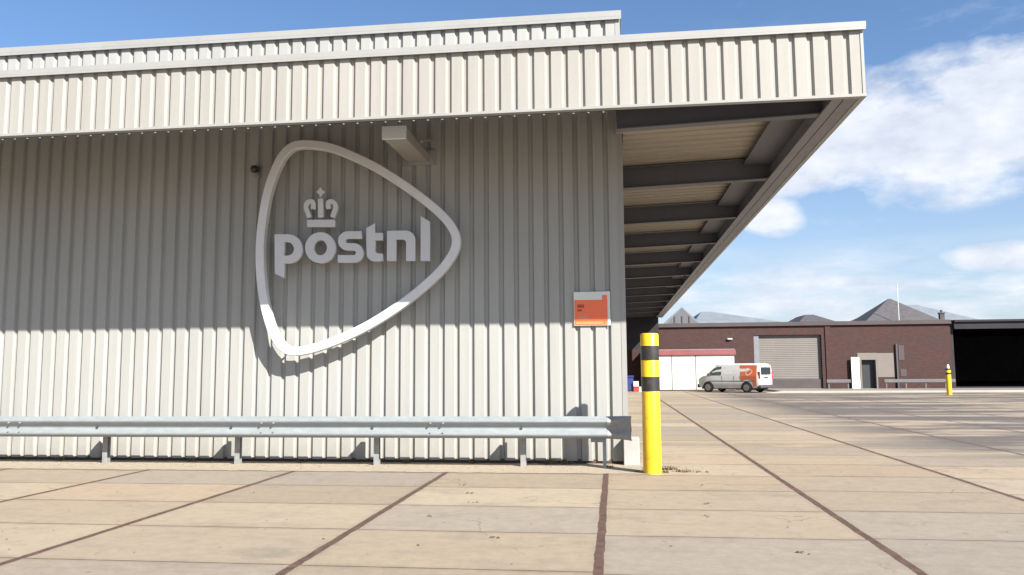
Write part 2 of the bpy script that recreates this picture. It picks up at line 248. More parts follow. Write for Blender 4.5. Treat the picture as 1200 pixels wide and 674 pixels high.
# ------------------------------------------------------------------ mesh helpers
def add_box(bm, x0, x1, y0, y1, z0, z1, bevel=0.):
    vs = [bm.verts.new((x, y, z)) for x in (x0, x1) for y in (y0, y1) for z in (z0, z1)]
    fs = [(0,1,3,2), (4,6,7,5), (0,4,5,1), (2,3,7,6), (0,2,6,4), (1,5,7,3)]
    ff = [bm.faces.new([vs[i] for i in f]) for f in fs]
    if bevel:
        es = set(e for f in ff for e in f.edges)
        bmesh.ops.bevel(bm, geom=list(es), offset=bevel, segments=2, profile=.5, affect='EDGES')
    return vs
def add_cyl(bm, c, axis, r, h, n=24, r2=None, bevel=0.):
    """cylinder from point c along axis letter for h"""
    r2 = r if r2 is None else r2
    ring = []
    for k, rr in ((0, r), (1, r2)):
        lst = []
        for i in range(n):
            a = 2*math.pi*i/n; u, v = rr*math.cos(a), rr*math.sin(a)
            p = {'z': (u, v, k*h), 'y': (u, k*h, v), 'x': (k*h, u, v)}[axis]
            lst.append(bm.verts.new((c[0]+p[0], c[1]+p[1], c[2]+p[2])))
        ring.append(lst)
    for i in range(n):
        j = (i+1) % n; bm.faces.new((ring[0][i], ring[0][j], ring[1][j], ring[1][i]))
    bm.faces.new(ring[0][::-1]); bm.faces.new(ring[1])
def lathe(bm, c, prof, n=32):
    rings = []
    for r, z in prof:
        rings.append([bm.verts.new((c[0]+r*math.cos(2*math.pi*i/n), c[1]+r*math.sin(2*math.pi*i/n), c[2]+z)) for i in range(n)])
    for a, b_ in zip(rings, rings[1:]):
        for i in range(n):
            j = (i+1) % n; bm.faces.new((a[i], a[j], b_[j], b_[i]))
    bm.faces.new(rings[0][::-1]); bm.faces.new(rings[-1])
def prism(bm, poly, axis, a, b_):
    """poly: list of 2D points; axis 'x': points are (y,z), 'y': (x,z), 'z': (x,y)"""
    def P(p, t): return {'x': (t, p[0], p[1]), 'y': (p[0], t, p[1]), 'z': (p[0], p[1], t)}[axis]
    A = [bm.verts.new(P(p, a)) for p in poly]; B = [bm.verts.new(P(p, b_)) for p in poly]
    n = len(poly)
    for i in range(n):
        j = (i+1) % n; bm.faces.new((A[i], A[j], B[j], B[i]))
    bm.faces.new(A[::-1]); bm.faces.new(B)
def corrugated(bm, u0, u1, w0, w1, place, p=.249, crest=.158, slope=.022, depth=.044, end=None, wn=1):
    """trapezoidal sheet: u runs along, w is the other in-plane axis; place(u, d, w) gives the point (d: 0 crest, 1 valley)"""
    us = []; u = end if end is not None else u0
    start = u - math.ceil((u-u0)/p)*p - p
    k = start
    pts = []
    while k < u1 + p:
        for du, d in ((0, 0), (crest, 0), (crest+slope, 1), (p-slope, 1)):
            pts.append((k+du, d))
        k += p
    out = []
    for (a, da), (b_, db) in zip(pts, pts[1:]):
        if b_ <= u0 or a >= u1: continue
        if a < u0: da = da+(db-da)*(u0-a)/(b_-a); a = u0
        if not out: out.append((a, da))
        if b_ > u1: db = da+(db-da)*(u1-a)/(b_-a); b_ = u1
        out.append((b_, db))
    rows = []
    for k in range(wn+1):
        w = w0+(w1-w0)*k/wn
        rows.append([bm.verts.new(place(a, d*depth, w)) for a, d in out])
    for r0, r1 in zip(rows, rows[1:]):
        for i in range(len(out)-1): bm.faces.new((r0[i], r0[i+1], r1[i+1], r1[i]))
def finish(bm, name, mat, root=None, smooth=False, auto=None):
    bmesh.ops.recalc_face_normals(bm, faces=bm.faces)
    if root is not None:
        inv = world_of(root).inverted(); bm.transform(inv)
    me = bpy.data.meshes.new(name); bm.to_mesh(me); bm.free()
    me.materials.append(mat)
    o = bpy.data.objects.new(name, me); COL.objects.link(o)
    if root is not None: o.parent = root
    if smooth:
        for p in me.polygons: p.use_smooth = True
        if auto is not None: me.set_sharp_from_angle(angle=R(auto))
    return o
def world_of(o):
    m = Matrix.Translation(o.location) @ o.rotation_euler.to_matrix().to_4x4()
    return (world_of(o.parent) @ m) if o.parent else m
def empty(name, loc, label, cat, rz=0., group=None):
    o = bpy.data.objects.new(name, None); COL.objects.link(o); o.empty_display_size = .3
    o.location = loc; o.rotation_euler = (0, 0, rz); o['label'] = label; o['category'] = cat
    if group: o['group'] = group
    return o
def BM(): return bmesh.new()
def box_part(name, mat, root, *b, bevel=0.):
    bm = BM(); add_box(bm, *b, bevel=bevel); return finish(bm, name, mat, root)
def wall_holes(bm, xs, zs, y, holes, reveal):
    """front face at y split round holes (x0,x1,z0,z1); reveals go to y+reveal"""
    X = sorted(set(xs+[h[i] for h in holes for i in (0, 1)])); Z = sorted(set(zs+[h[i] for h in holes for i in (2, 3)]))
    cache = {}
    def V(x, z, yy):
        k = (round(x, 4), round(z, 4), round(yy, 4))
        if k not in cache: cache[k] = bm.verts.new((x, yy, z))
        return cache[k]
    for a, b_ in zip(X, X[1:]):
        for c, d in zip(Z, Z[1:]):
            mx, mz = (a+b_)/2, (c+d)/2
            if any(h[0] < mx < h[1] and h[2] < mz < h[3] for h in holes): continue
            bm.faces.new((V(a, c, y), V(b_, c, y), V(b_, d, y), V(a, d, y)))
    for x0, x1, z0, z1 in holes:
        def q(p0, p1): bm.faces.new((V(*p0, y), V(*p1, y), V(*p1, y+reveal), V(*p0, y+reveal)))
        xsn = [x for x in X if x0 <= x <= x1]; zsn = [z for z in Z if z0 <= z <= z1]
        for a, b_ in zip(xsn, xsn[1:]): q((a, z1), (b_, z1))
        for a, b_ in zip(zsn, zsn[1:]): q((x0, a), (x0, b_)); q((x1, a), (x1, b_))

# ------------------------------------------------------------------ ground
bm = BM(); add = [bm.verts.new(p) for p in ((-250, -80, 0), (300, -80, 0), (300, 520, 0), (-250, 520, 0))]; bm.faces.new(add)
g = finish(bm, 'concrete_yard', M['ground']); g['kind'] = 'structure'; g['label'] = 'yard paved with tan concrete slabs and rusty joints'
bm = BM()
random.seed(3)
pts_t, pts_b = [], []
x = -30.
while x < .6:
    pts_t.append((x, 12.62+random.uniform(-.03, .03))); pts_b.append((x, 11.98+random.uniform(-.045, .045))); x += .12
for (a, b_), (c, d) in zip(zip(pts_b, pts_t), zip(pts_b[1:], pts_t[1:])):
    vs = [bm.verts.new((p[0], p[1] if i != 1 and i != 2 else 13.35, .005)) for i, p in enumerate((a, b_, d, c))]
    bm.faces.new(vs)
bmesh.ops.remove_doubles(bm, verts=bm.verts, dist=.0005)
g = finish(bm, 'gravel_strip', M['sand']); g['kind'] = 'structure'; g['label'] = 'pale sandy strip along the foot of the clad wall'

bm = BM(); add_box(bm, 10.2, 80, 51.65, 90, -.2, .10)
g = finish(bm, 'far_pavement', M['pavement']); g['kind'] = 'structure'
bm = BM(); prism(bm, [(9.2, -.1), (9.2, .012), (10.2, .122), (80, .122), (80, -.1)], 'y', 51.45, 51.645)
g = finish(bm, 'far_kerb', M['kerb']); g['kind'] = 'structure'

# ------------------------------------------------------------------ the warehouse
WX, WY = .196, 13.2        # front right corner of the cladding
PAR = 7.38
FY, FX = 10.72, 3.305        # front and side canopy fascia planes
FB, FT = 5.022, 5.93
house = empty('warehouse', (WX, WY, 0), 'cream corrugated metal warehouse with a deep flat canopy round its corner', 'warehouse')
bm = BM(); corrugated(bm, -32, WX-.075, .05, PAR, lambda u, d, w: (u, WY+d, w), end=WX-.075-.158, wn=6)
finish(bm, 'front_wall', M['clad'], house)
bm = BM(); corrugated(bm, WY+.08, 56.5, .05, PAR, lambda u, d, w: (WX-d, u, w), wn=1)
finish(bm, 'side_wall', M['clad'], house)
bm = BM()
prism(bm, [(WX-.075, WY-.006), (WX+.006, WY-.006), (WX+.006, WY+.08), (WX-.01, WY+.08), (WX-.01, WY+.02), (WX-.075, WY+.02)], 'z', .052, PAR-.002)
finish(bm, 'corner_flashing', M['flash'], house)
bm = BM(); add_box(bm, -32, WX-.05, WY+.03, WY+.3, 0, .07); add_box(bm, WX-.3, WX-.05, WY+.3, 56.4, 0, .07)
finish(bm, 'plinth', M['base_dark'], house)
bm = BM()
add_box(bm, -32, WX+.03, WY-.05, WY+.25, PAR, PAR+.10); 
prism(bm, [(-32, PAR-.05), (WX+.03, PAR-.05), (WX+.03, PAR-.002), (-32, PAR-.002)], 'y', WY-.05, WY-.04)
add_box(bm, WX-.25, WX+.03, WY+.252, 56.5, PAR, PAR+.1)
finish(bm, 'parapet_cap', M['flash'], house)
box_part('roof', M['roof_top'], house, -31.9, WX-.3, WY+.3, 56.4, 6.6, 6.75)
# kick plate at the foot of the corner
bm = BM(); add_box(bm, WX-.075, WX+.17, WY-.16, WY+.10, .0, .43, bevel=.01)
o = finish(bm, 'corner_guard_plate', M['guard_paint'], house); o['label'] = 'cream metal guard plate at the foot of the corner'
# canopy: front and side fascia
bm = BM(); corrugated(bm, -32, FX-.02, FB+.02, FT, lambda u, d, w: (u, FY+d, w), p=.2306, crest=.144, slope=.024, depth=.033, end=FX-.02-.144)
fr = finish(bm, 'front_fascia', M['clad_canopy'], house)
bm = BM(); corrugated(bm, FY+.03, 56.4, FB+.02, FT, lambda u, d, w: (FX-d, u, w), p=.2306, crest=.144, slope=.024, depth=.033)
finish(bm, 'side_fascia', M['clad_canopy'], house)
bm = BM(); prism(bm, [(FX-.03, FY-.008), (FX+.008, FY-.008), (FX+.008, FY+.045), (FX-.004, FY+.045), (FX-.004, FY+.004), (FX-.03, FY+.004)], 'z', FB+.021, FT-.001)
finish(bm, 'fascia_corner', M['flash'], house)
bm = BM()
add_box(bm, -32, FX+.04, FY-.045, FY+.2, FT, FT+.075)
add_box(bm, FX-.2, FX+.04, FY+.202, 56.4, FT, FT+.075)
add_box(bm, -32, FX+.036, FY-.047, FY-.037, FT-.035, FT-.002)
finish(bm, 'fascia_cap', M['flash'], house)
bm = BM()
add_box(bm, -32, FX+.012, FY-.022, FY+.075, FB-.018, FB+.018)
add_box(bm, FX-.06, FX+.012, FY+.077, 56.4, FB-.018, FB+.018)
finish(bm, 'fascia_drip_edge', M['flash'], house)
bm = BM()
add_box(bm, -31.9, FX-.1, FY+.1, WY-.05, 5.75, 5.87); add_box(bm, WX+.012, FX-.1, WY-.048, 56.3, 5.75, 5.87)
finish(bm, 'canopy_roof', M['roof_top'], house)
# inner back of the front fascia
bm = BM(); add_box(bm, -31.9, FX-.12, FY+.055, FY+.095, FB+.03, 5.74); add_box(bm, FX-.098, FX-.055, FY+.055, 56.3, FB+.03, 5.74)
finish(bm, 'fascia_backing', M['steel_dark'], house)
# sloping ribbed deck seen from below: rises a little towards the yard
def zd(x): return 5.37+.034*(x-WX)
bm = BM(); corrugated(bm, 11.56, WY-.03, .10, WX+.019, lambda u, d, w: (w, u, zd(w)+d), p=.30, crest=.20, slope=.03, depth=.045); corrugated(bm, 11.56, 56.2, WX+.02, 3.19, lambda u, d, w: (w, u, zd(w)+d), p=.30, crest=.20, slope=.03, depth=.045)
finish(bm, 'ceiling_deck', M['deck'], house)
# cross beams (I section), one part each
def beam_bm(y, xl=WX+.02):
    bm = BM()
    for z0, z1, hw in ((0, .018, .085), (.018, .38, .012), (.38, .40, .085)):
        vs = []
        for x in (xl, 2.97):
            zb = 4.93+.034*(x-WX)
            for yy in (y-hw, y+hw):
                for z in (z0, z1): vs.append(bm.verts.new((x, yy, zb+z)))
        for f in ((0,1,3,2), (4,6,7,5), (0,4,5,1), (2,3,7,6), (0,2,6,4), (1,5,7,3)): bm.faces.new([vs[i] for i in f])
    return bm
finish(beam_bm(11.52, .095), 'cross_beam', M['steel_dark'], house)
y = 15.40; first = None
while y < 55:
    if first is None: first = finish(beam_bm(y), 'cross_beam', M['steel_dark'], house)
    else:
        o = first.copy(); COL.objects.link(o); o.parent = house; o.location = (0, y-15.40, 0)
    y += 3.90
bm = BM()   # edge beam along the outer side: web, bottom flange, soffit strip
add_box(bm, 2.98, 2.995, 10.81, 56.2, 5.04, 5.47); add_box(bm, 2.91, 3.05, 10.81, 56.2, 5.005, 5.037); add_box(bm, 3.07, 3.24, 10.81, 56.2, 5.012, 5.045)
finish(bm, 'edge_beam', M['steel_mid'], house)
for k in range(12):
    ya = 11.62+3.9*k
    if k == 0: sp_ = box_part('soffit_panel', M['steel_dark'], house, 2.47, 2.97, ya, ya+3.70, 5.30, 5.33)
    else:
        o = sp_.copy(); COL.objects.link(o); o.parent = house; o.location = (0, 3.9*k, 0)
box_part('shade_stand_in', M['hall_fascia'], house, WX+.02, 3.05, 56.22, 56.3, 2.85, 5.34)  # added dark sheet, stands in for shade on the brick under the canopy end

# ------------------------------------------------------------------ emblem on the wall
SY = 12.89
emblem = empty('emblem_sign', (-4.2, WY, 3.4), 'large white rounded triangle outline with crown and pale lettering on the cladding', 'sign')
def catmull(P, n):
    o = []; L = len(P)
    for i in range(L):
        a, b_, c, d = (Vector(P[(i+k) % L]) for k in (-1, 0, 1, 2))
        for k in range(n):
            t = k/n; o.append(.5*((2*b_)+(c-a)*t+(2*a-5*b_+4*c-d)*t*t+(3*b_-a-3*c+d)*t**3))
    return o
ringp = catmull(RING, 5)
# soften
for _ in range(6): ringp = [(ringp[i-1]+2*ringp[i]+ringp[(i+1) % len(ringp)])/4 for i in range(len(ringp))]
cen = sum(ringp, Vector((0, 0)))/len(ringp)
def offset_ring(P, d):
    o = []
    for i in range(len(P)):
        t = (P[(i+1) % len(P)]-P[i-1]).normalized(); n = Vector((-t.y, t.x))
        if n.dot(cen-P[i]) < 0: n = -n
        o.append(P[i]+n*d)
    return o
W_R = .145
bm = BM(); secs = []
for d, yy in ((0, 0), (.012, -.012), (W_R-.012, -.012), (W_R, 0), (W_R, .11), (0, .11)):
    secs.append([bm.verts.new((p.x, SY+yy, p.y)) for p in offset_ring(ringp, d)])
n = len(ringp)
for a, b_ in zip(secs, secs[1:]+secs[:1]):
    for i in range(n): bm.faces.new((a[i], a[(i+1) % n], b_[(i+1) % n], b_[i]))
finish(bm, 'ring', M['sign_white'], emblem, smooth=True, auto=30)
def flat_shape(loops, y0, thick):
    cu = bpy.data.curves.new('tmp', 'CURVE'); cu.dimensions = '2D'; cu.fill_mode = 'BOTH'; cu.extrude = thick/2; cu.bevel_depth = .004; cu.bevel_resolution = 1; cu.offset = -.004
    for lp in loops:
        s = cu.splines.new('POLY'); s.points.add(len(lp)-1); s.use_cyclic_u = True
        for pt, (x, z) in zip(s.points, lp): pt.co = (x, z, 0, 1)
    ob = bpy.data.objects.new('tmp', cu); me = bpy.data.meshes.new_from_object(ob)
    bm = BM(); bm.from_mesh(me)
    for v in bm.verts: v.co = Vector((v.co.x, y0-v.co.z, v.co.y))
    bpy.data.objects.remove(ob); bpy.data.curves.remove(cu); bpy.data.meshes.remove(me)
    return bm
for k, loops in LETTERS.items():
    finish(flat_shape(loops, SY+.03, .07), k, M['letter'], emblem)
crown = bpy.data.objects.new('crown', None); COL.objects.link(crown); crown.parent = emblem
for k, loops in CROWN.items():
    finish(flat_shape(loops, SY+.03, .06), {'scroll2': 'scroll'}.get(k, k), M['letter'], crown)
# stand-off pins behind the ring and the letters
for i in range(0, n, 15):
    p = offset_ring(ringp, W_R/2)[i]
    bm = BM(); add_cyl(bm, (p.x, SY+.108, p.y), 'y', .016, WY-SY-.105, 8); finish(bm, 'mounting_pin', M['galv_dull'], emblem)
for px, pz in [(a*1.018, 1.5+(b_-1.5)*1.018) for a, b_ in ((-5.46, 3.4), (-4.9, 3.3), (-4.86, 3.62), (-4.4, 3.42), (-3.95, 3.52), (-3.62, 3.52), (-3.05, 3.6), (-5.0, 4.02), (-4.72, 4.02))]:
    bm = BM(); add_cyl(bm, (px, SY+.064, pz), 'y', .012, WY+.03-SY-.06, 8); finish(bm, 'mounting_pin', M['galv_dull'], emblem)

# ------------------------------------------------------------------ things on the wall
t = empty('wall_light', (-3.22, WY, 5.06), 'boxy pale light fitting on a long arm under the canopy above the emblem', 'light fitting')
bm = BM(); prism(bm, [(11.66, 4.99), (WY+.02, 5.02), (WY+.02, 5.17), (11.66, 5.175)], 'x', -3.41, -3.055)
bmesh.ops.bevel(bm, geom=list(bm.edges), offset=.01, segments=2, affect='EDGES'); finish(bm, 'housing', M['fitting'], t)
bm = BM(); add_box(bm, -3.42, -3.045, 11.615, 11.662, 4.98, 5.185, bevel=.008); finish(bm, 'front_face', M['lamp_face'], t)
bm = BM(); add_box(bm, -3.50, -2.94, WY-.03, WY-.002, 4.97, 5.23, bevel=.004); finish(bm, 'wall_plate', M['galv_dull'], t)
bm = BM(); prism(bm, [(12.3, 5.14), (12.33, 5.11), (WY-.03, 5.38), (WY-.03, 5.43)], 'x', -2.99, -2.96); finish(bm, 'brace', M['galv_dull'], t)

t = empty('security_camera', (-6.11, WY, 4.99), 'small black dome camera on the cladding left of the emblem', 'camera')
bm = BM(); add_cyl(bm, (-6.11, WY-.09, 5.01), 'y', .055, .09, 20); finish(bm, 'mount', M['plastic_grey'], t)
bm = BM(); bmesh.ops.create_uvsphere(bm, u_segments=20, v_segments=12, radius=.068, matrix=Matrix.Translation((-6.11, WY-.12, 4.99))); finish(bm, 'dome', M['dome'], t, smooth=True)
bm = BM(); add_box(bm, -6.16, -6.05, WY-.05, WY-.002, 4.86, 4.90, bevel=.006); finish(bm, 'cable_box', M['galv_dull'], t)

t = empty('notice_sign', (-.335, WY, 2.2), 'square orange notice with pale header strip beside the corner of the building', 'notice sign')
x0, x1, z0, z1 = -.637, -.046, 2.208, 2.760; yb = WY-.004
bm = BM(); add_box(bm, x0, x1, yb-.03, yb, z0, z1, bevel=.006); finish(bm, 'backing', M['door_white'], t)
bm = BM(); add_box(bm, x0+.012, x1-.045, yb-.034, yb-.029, z0+.012, 2.625); finish(bm, 'orange_face', M['orange_sign'], t)
bm = BM(); add_box(bm, x0+.03, x1-.13, yb-.038, yb-.033, z0+.022, z0+.062); finish(bm, 'lower_band', M['orange_light'], t)
bm = BM(); add_box(bm, x1-.13, x1-.05, yb-.0345, yb-.0295, 2.627, 2.70); finish(bm, 'header_mark', M['orange_sign'], t)
bm = BM()
for (a, b_, zz, h) in ((.06, .17, 2.50, .05), (.06, .13, 2.44, .035)): add_box(bm, x0+a, x0+b_, yb-.037, yb-.0335, zz, zz+h)
finish(bm, 'symbol', M['sign_maroon'], t)
bm = BM()
for (a, b_, zz, h) in ((.06, .24, 2.36, .012), (.06, .21, 2.335, .012), (.06, .25, 2.31, .012)): add_box(bm, x0+a, x0+b_, yb-.037, yb-.0335, zz, zz+h)
finish(bm, 'print_lines', M['sign_pink'], t)

# ------------------------------------------------------------------ guard rail
def w_profile(): # (outward, z) outward = toward the yard
    pts = [(.0, .0), (.05, .022), (.076, .042), (.083, .06), (.080, .078), (.060, .098), (.022, .132), (.008, .150), (.012, .168), (.045, .205), (.074, .240), (.083, .258), (.080, .276), (.062, .292), (.018, .322), (.0, .335)]
    return pts
def rail_bm(path, z0, prof, thick=.006, scl=None):
    """sweep a profile along a list of (x, y) points"""
    bm = BM(); rows = []
    for i, p in enumerate(path):
        a = Vector(path[max(i-1, 0)]); c = Vector(path[min(i+1, len(path)-1)]); d = (c-a).normalized(); nrm = Vector((d.y, -d.x))
        s, zs = scl(i) if scl else (1, 1)
        row = []
        for side in (0, 1):
            pr = prof if side == 0 else prof[::-1]
            for (o_, z) in pr:
                q = Vector(p)+nrm*((o_*s)-(thick if side else 0)); zc = .165+(z-.165)*zs
                row.append(bm.verts.new((q.x, q.y, z0+zc)))
        rows.append(row)
    m_ = len(rows[0])
    for r0, r1 in zip(rows, rows[1:]):
        for j in range(m_): bm.faces.new((r0[j], r1[j], r1[(j+1) % m_], r0[(j+1) % m_]))
    bm.faces.new(rows[0][::-1]); bm.faces.new(rows[-1])
    return bm
gr = empty('guard_rail', (-3., 12.68, 0), 'galvanised steel crash barrier along the foot of the clad wall', 'guard rail')
RY = 12.56
finish(rail_bm([(-16., RY), (-12, RY), (-8, RY), (-4, RY), (-.12, RY)], .455, w_profile()), 'rail', M['galv'], gr)
path = [(-.12, RY-.004)]
for k in range(1, 9):
    a = k/8*R(62); path.append((-.12+.40*math.sin(a), RY-.004-.36*(1-math.cos(a))))
finish(rail_bm(path, .455, w_profile(), scl=lambda i: (max(.12, 1-i*.14), 1+.012*i)), 'flared_end', M['galv_dull'], gr)
def post(x, root, w=.082, y=12.77):
    bm = BM()
    add_box(bm, x-w/2, x-w/2+.012, y, y+.10, -.1, .70); add_box(bm, x-w/2+.012, x+w/2, y, y+.012, -.1, .70); add_box(bm, x-w/2+.012, x+w/2, y+.088, y+.10, -.1, .70)
    return finish(bm, 'post', M['galv_dull'], root)
def spacer(x, root):
    bm = BM(); add_box(bm, x-.035, x+.035, RY+.004, 12.768, .53, .70); return finish(bm, 'spacer', M['galv_dull'], root)
for x in (-15.45, -13.12, -10.8, -8.46, -6.14, -3.80, -1.44):
    post(x, gr); spacer(x, gr)
    bm = BM(); add_cyl(bm, (x, RY-.03, .605), 'y', .022, .014, 8); finish(bm, 'bolt', M['bolt'], gr)
for x in (-9.9, -5.5, -2.75):
    for dx in (-.1, .1):
        for z in (.55, .69):
            bm = BM(); add_cyl(bm, (x+dx, RY-.097, z), 'y', .013, .03, 8); finish(bm, 'bolt', M['galv_dull'], gr)
bm = BM(); add_box(bm, -.20, -.145, 12.625, 12.685, -.1, .46, bevel=.004); o = finish(bm, 'end_post', M['galv'], gr)
bm = BM(); add_box(bm, -.38, -.15, 12.62, 12.69, .395, .452, bevel=.004); finish(bm, 'end_bracket', M['galv'], gr)

# ------------------------------------------------------------------ bollards
def bollard(name, x, y, r, h, bands, label, group, tip=None):
    t = empty(name, (x, y, 0), label, 'bollard', group=group)
    bm = BM(); lathe(bm, (x, y, 0), [(r, -.2), (r, h-.02), (r*.93, h-.004), (r*.8, h)], 40)
    finish(bm, 'post', M['yellow'], t, smooth=True, auto=40)
    for z0, z1 in bands:
        bm = BM()
        rr = r+.003; a, b_ = [], []
        for i in range(40):
            th = 2*math.pi*i/40
            a.append(bm.verts.new((x+rr*math.cos(th), y+rr*math.sin(th), z0))); b_.append(bm.verts.new((x+rr*math.cos(th), y+rr*math.sin(th), z1)))
        for i in range(40): bm.faces.new((a[i], a[(i+1) % 40], b_[(i+1) % 40], b_[i]))
        finish(bm, 'black_band', M['black'], t, smooth=True)
    if tip:
        bm = BM(); lathe(bm, (x, y, 0), [(r*.6, h), (r*.55, h+tip*.6), (r*.3, h+tip)], 20); finish(bm, 'white_tip', M['door_white'], t, smooth=True, auto=40)
    return t
BG = 'yellow bollards with black bands'
bollard('bollard', .52, 12.11, .132, 2.025, ((1.63, 1.84), (1.18, 1.39)), 'tall yellow steel bollard with two black bands at the end of the guard rail', BG)
bollard('bollard', 17.95, 46.8, .13, 1.42, ((1.10, 1.20), (1.34, 1.43)), 'small far yellow bollard in front of the open dark hall', BG, tip=.22)

# ------------------------------------------------------------------ brick hall at the back
BY = 58.
hall = empty('brick_hall', (12., BY, 0), 'long low dark red brick building behind the parked van', 'brick building')
gate = (9.63, 14.14, 0, 3.79); door = (16.69, 17.64, 0, 2.02)
bm = BM(); wall_holes(bm, [-30., 22.55], [0., 4.42], BY, [gate, door], .35)
vs = [bm.verts.new(p) for p in ((22.55, BY, 0), (22.55, BY+25, 0), (22.55, BY+25, 4.42), (22.55, BY, 4.42))]; bm.faces.new(vs)
vs = [bm.verts.new(p) for p in ((-30, BY, 0), (-30, BY+25, 0), (-30, BY+25, 4.42), (-30, BY, 4.42))]; bm.faces.new(vs)
finish(bm, 'wall', M['brick'], hall)
box_part('roof', M['roof_top'], hall, -29.9, 22.4, BY+.1, BY+25, 4.40, 4.55)
bm = BM(); add_box(bm, -30.05, 22.6, BY-.14, BY+.2, 4.42, 4.52); add_box(bm, -30.05, 22.6, BY-.05, BY+.2, 4.523, 4.69)
finish(bm, 'roof_edge', M['coping'], hall)
bm = BM()
nslat = 30
for i in range(nslat):
    z = 3.79*i/nslat; prism(bm, [(BY+.22, z), (BY+.208, z+.03), (BY+.208, z+.09), (BY+.22, z+3.79/nslat), (BY+.3, z+3.79/nslat), (BY+.3, z)], 'x', 9.98, 14.13)
sh = finish(bm, 'roller_shutter', M['shutter'], hall)
bm = BM(); add_box(bm, 9.64, 9.975, BY+.06, BY+.3, 0, 3.78); finish(bm, 'shutter_guide', M['shutter_frame'], hall)
box_part('shutter_sill', M['kerb'], hall, 9.66, 14.1, BY-.02, BY+.18, 0, .105)
box_part('shutter_foot', M['coping'], hall, 9.99, 14.1, BY+.12, BY+.185, .106, .75)
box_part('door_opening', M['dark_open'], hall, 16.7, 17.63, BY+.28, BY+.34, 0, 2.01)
box_part('door_frame', M['pale_panel'], hall, 16.60, 16.70, BY-.03, BY+.26, 0, 2.03)
box_part('door_frame', M['pale_panel'], hall, 17.63, 17.73, BY-.03, BY+.26, 0, 2.03)
box_part('door_lintel', M['pale_panel'], hall, 16.45, 17.73, BY-.035, BY-.002, 2.035, 2.50)
box_part('wall_panel', M['pale_panel'], hall, 17.735, 18.80, BY-.03, BY-.002, .85, 2.48)
box_part('wall_patch', M['coping'], hall, 19.15, 19.5, BY-.02, BY-.002, 2.0, 3.0)
box_part('wall_patch', M['coping'], hall, 19.2, 19.6, BY-.02, BY-.002, .9, 1.4)
box_part('downpipe', M['plastic_grey'], hall, 18.95, 19.05, BY-.12, BY-.02, .1, 3.1)
box_part('pier', M['brick'], hall, 14.4, 14.75, BY-.06, BY-.001, 0, 4.40)
dr = bpy.data.objects.new('door_leaf', None)
bm = BM(); add_box(bm, -.02, -.60, -.025, .025, 0., 2.10, bevel=.006)
me = bpy.data.meshes.new('open_door'); bm.to_mesh(me); bm.free(); me.materials.append(M['door_white'])
dl = bpy.data.objects.new('door_leaf', me); COL.objects.link(dl); dl.parent = hall; dl.location = (16.56-12., -.08, .11); dl.rotation_euler = (0, 0, R(12))
dl['label'] = 'white door leaf standing open in the sun'
bpy.data.objects.remove(dr)
bm = BM(); add_cyl(bm, (-.52, -.06, 1.05), 'y', .02, .035, 8); hd = finish(bm, 'handle', M['bolt']); hd.parent = dl
t = empty('wall_lamp', (8.0, BY, 3.55), 'small white bulkhead lamp on the brick wall above the van', 'lamp')
bm = BM(); add_box(bm, 7.83, 8.17, BY-.12, BY-.002, 3.50, 3.60, bevel=.02); finish(bm, 'lamp_body', M['door_white'], t)
bm = BM(); add_box(bm, 7.87, 8.13, BY-.16, BY-.121, 3.51, 3.59, bevel=.01); finish(bm, 'lens', M['clear_lens'], t)

def low_rail(xa, xb, y, label):
    t = empty('low_barrier', ((xa+xb)/2, y, .1), label, 'barrier', group='low barriers along the brick wall')
    bm = BM(); add_box(bm, xa, xb, y-.04, y+.02, .50, .72, bevel=.02); finish(bm, 'rail', M['far_rail'], t)
    x = xa+.15
    while x < xb:
        bm = BM(); add_box(bm, x-.04, x+.04, y+.022, y+.09, .09, .70); finish(bm, 'post', M['far_rail'], t); x += 1.25
low_rail(17.9, 22.4, BY-.7, 'grey low barrier right of the dark doorway')
low_rail(14.2, 15.75, BY-.7, 'short grey low barrier between the shutter and the white door')

# white garage shed with red fascia
t = empty('garage_shed', (4.5, 56.5, 0), 'low white garage shed with a faded red roof band left of the van', 'shed')
bm = BM(); add_box(bm, 2.02, 8.05, 56.5, 57.9, 0, 2.44); finish(bm, 'wall', M['shed_white'], t)
box_part('fascia', M['shed_red'], t, 1.95, 8.15, 56.34, 57.9, 2.443, 2.78)
box_part('roof', M['roof_top'], t, 2.0, 8.1, 56.4, 57.85, 2.782, 2.84)
box_part('plinth', M['coping'], t, 2.02, 8.06, 56.47, 56.499, 0, .10)
for i, (a, b_) in enumerate(((2.1, 3.85), (3.92, 5.45), (5.52, 8.0))):
    bm = BM(); nb = 5
    for k in range(nb):
        z0 = .11+k*2.3/nb; add_box(bm, a, b_, 56.455, 56.497, z0, z0+2.3/nb-.008, bevel=.004)
    finish(bm, 'garage_door', M['shed_white'], t)
for xx in (3.865, 5.465): box_part('door_jamb', M['shutter_frame'], t, xx, xx+.04, 56.44, 56.498, .1, 2.43)

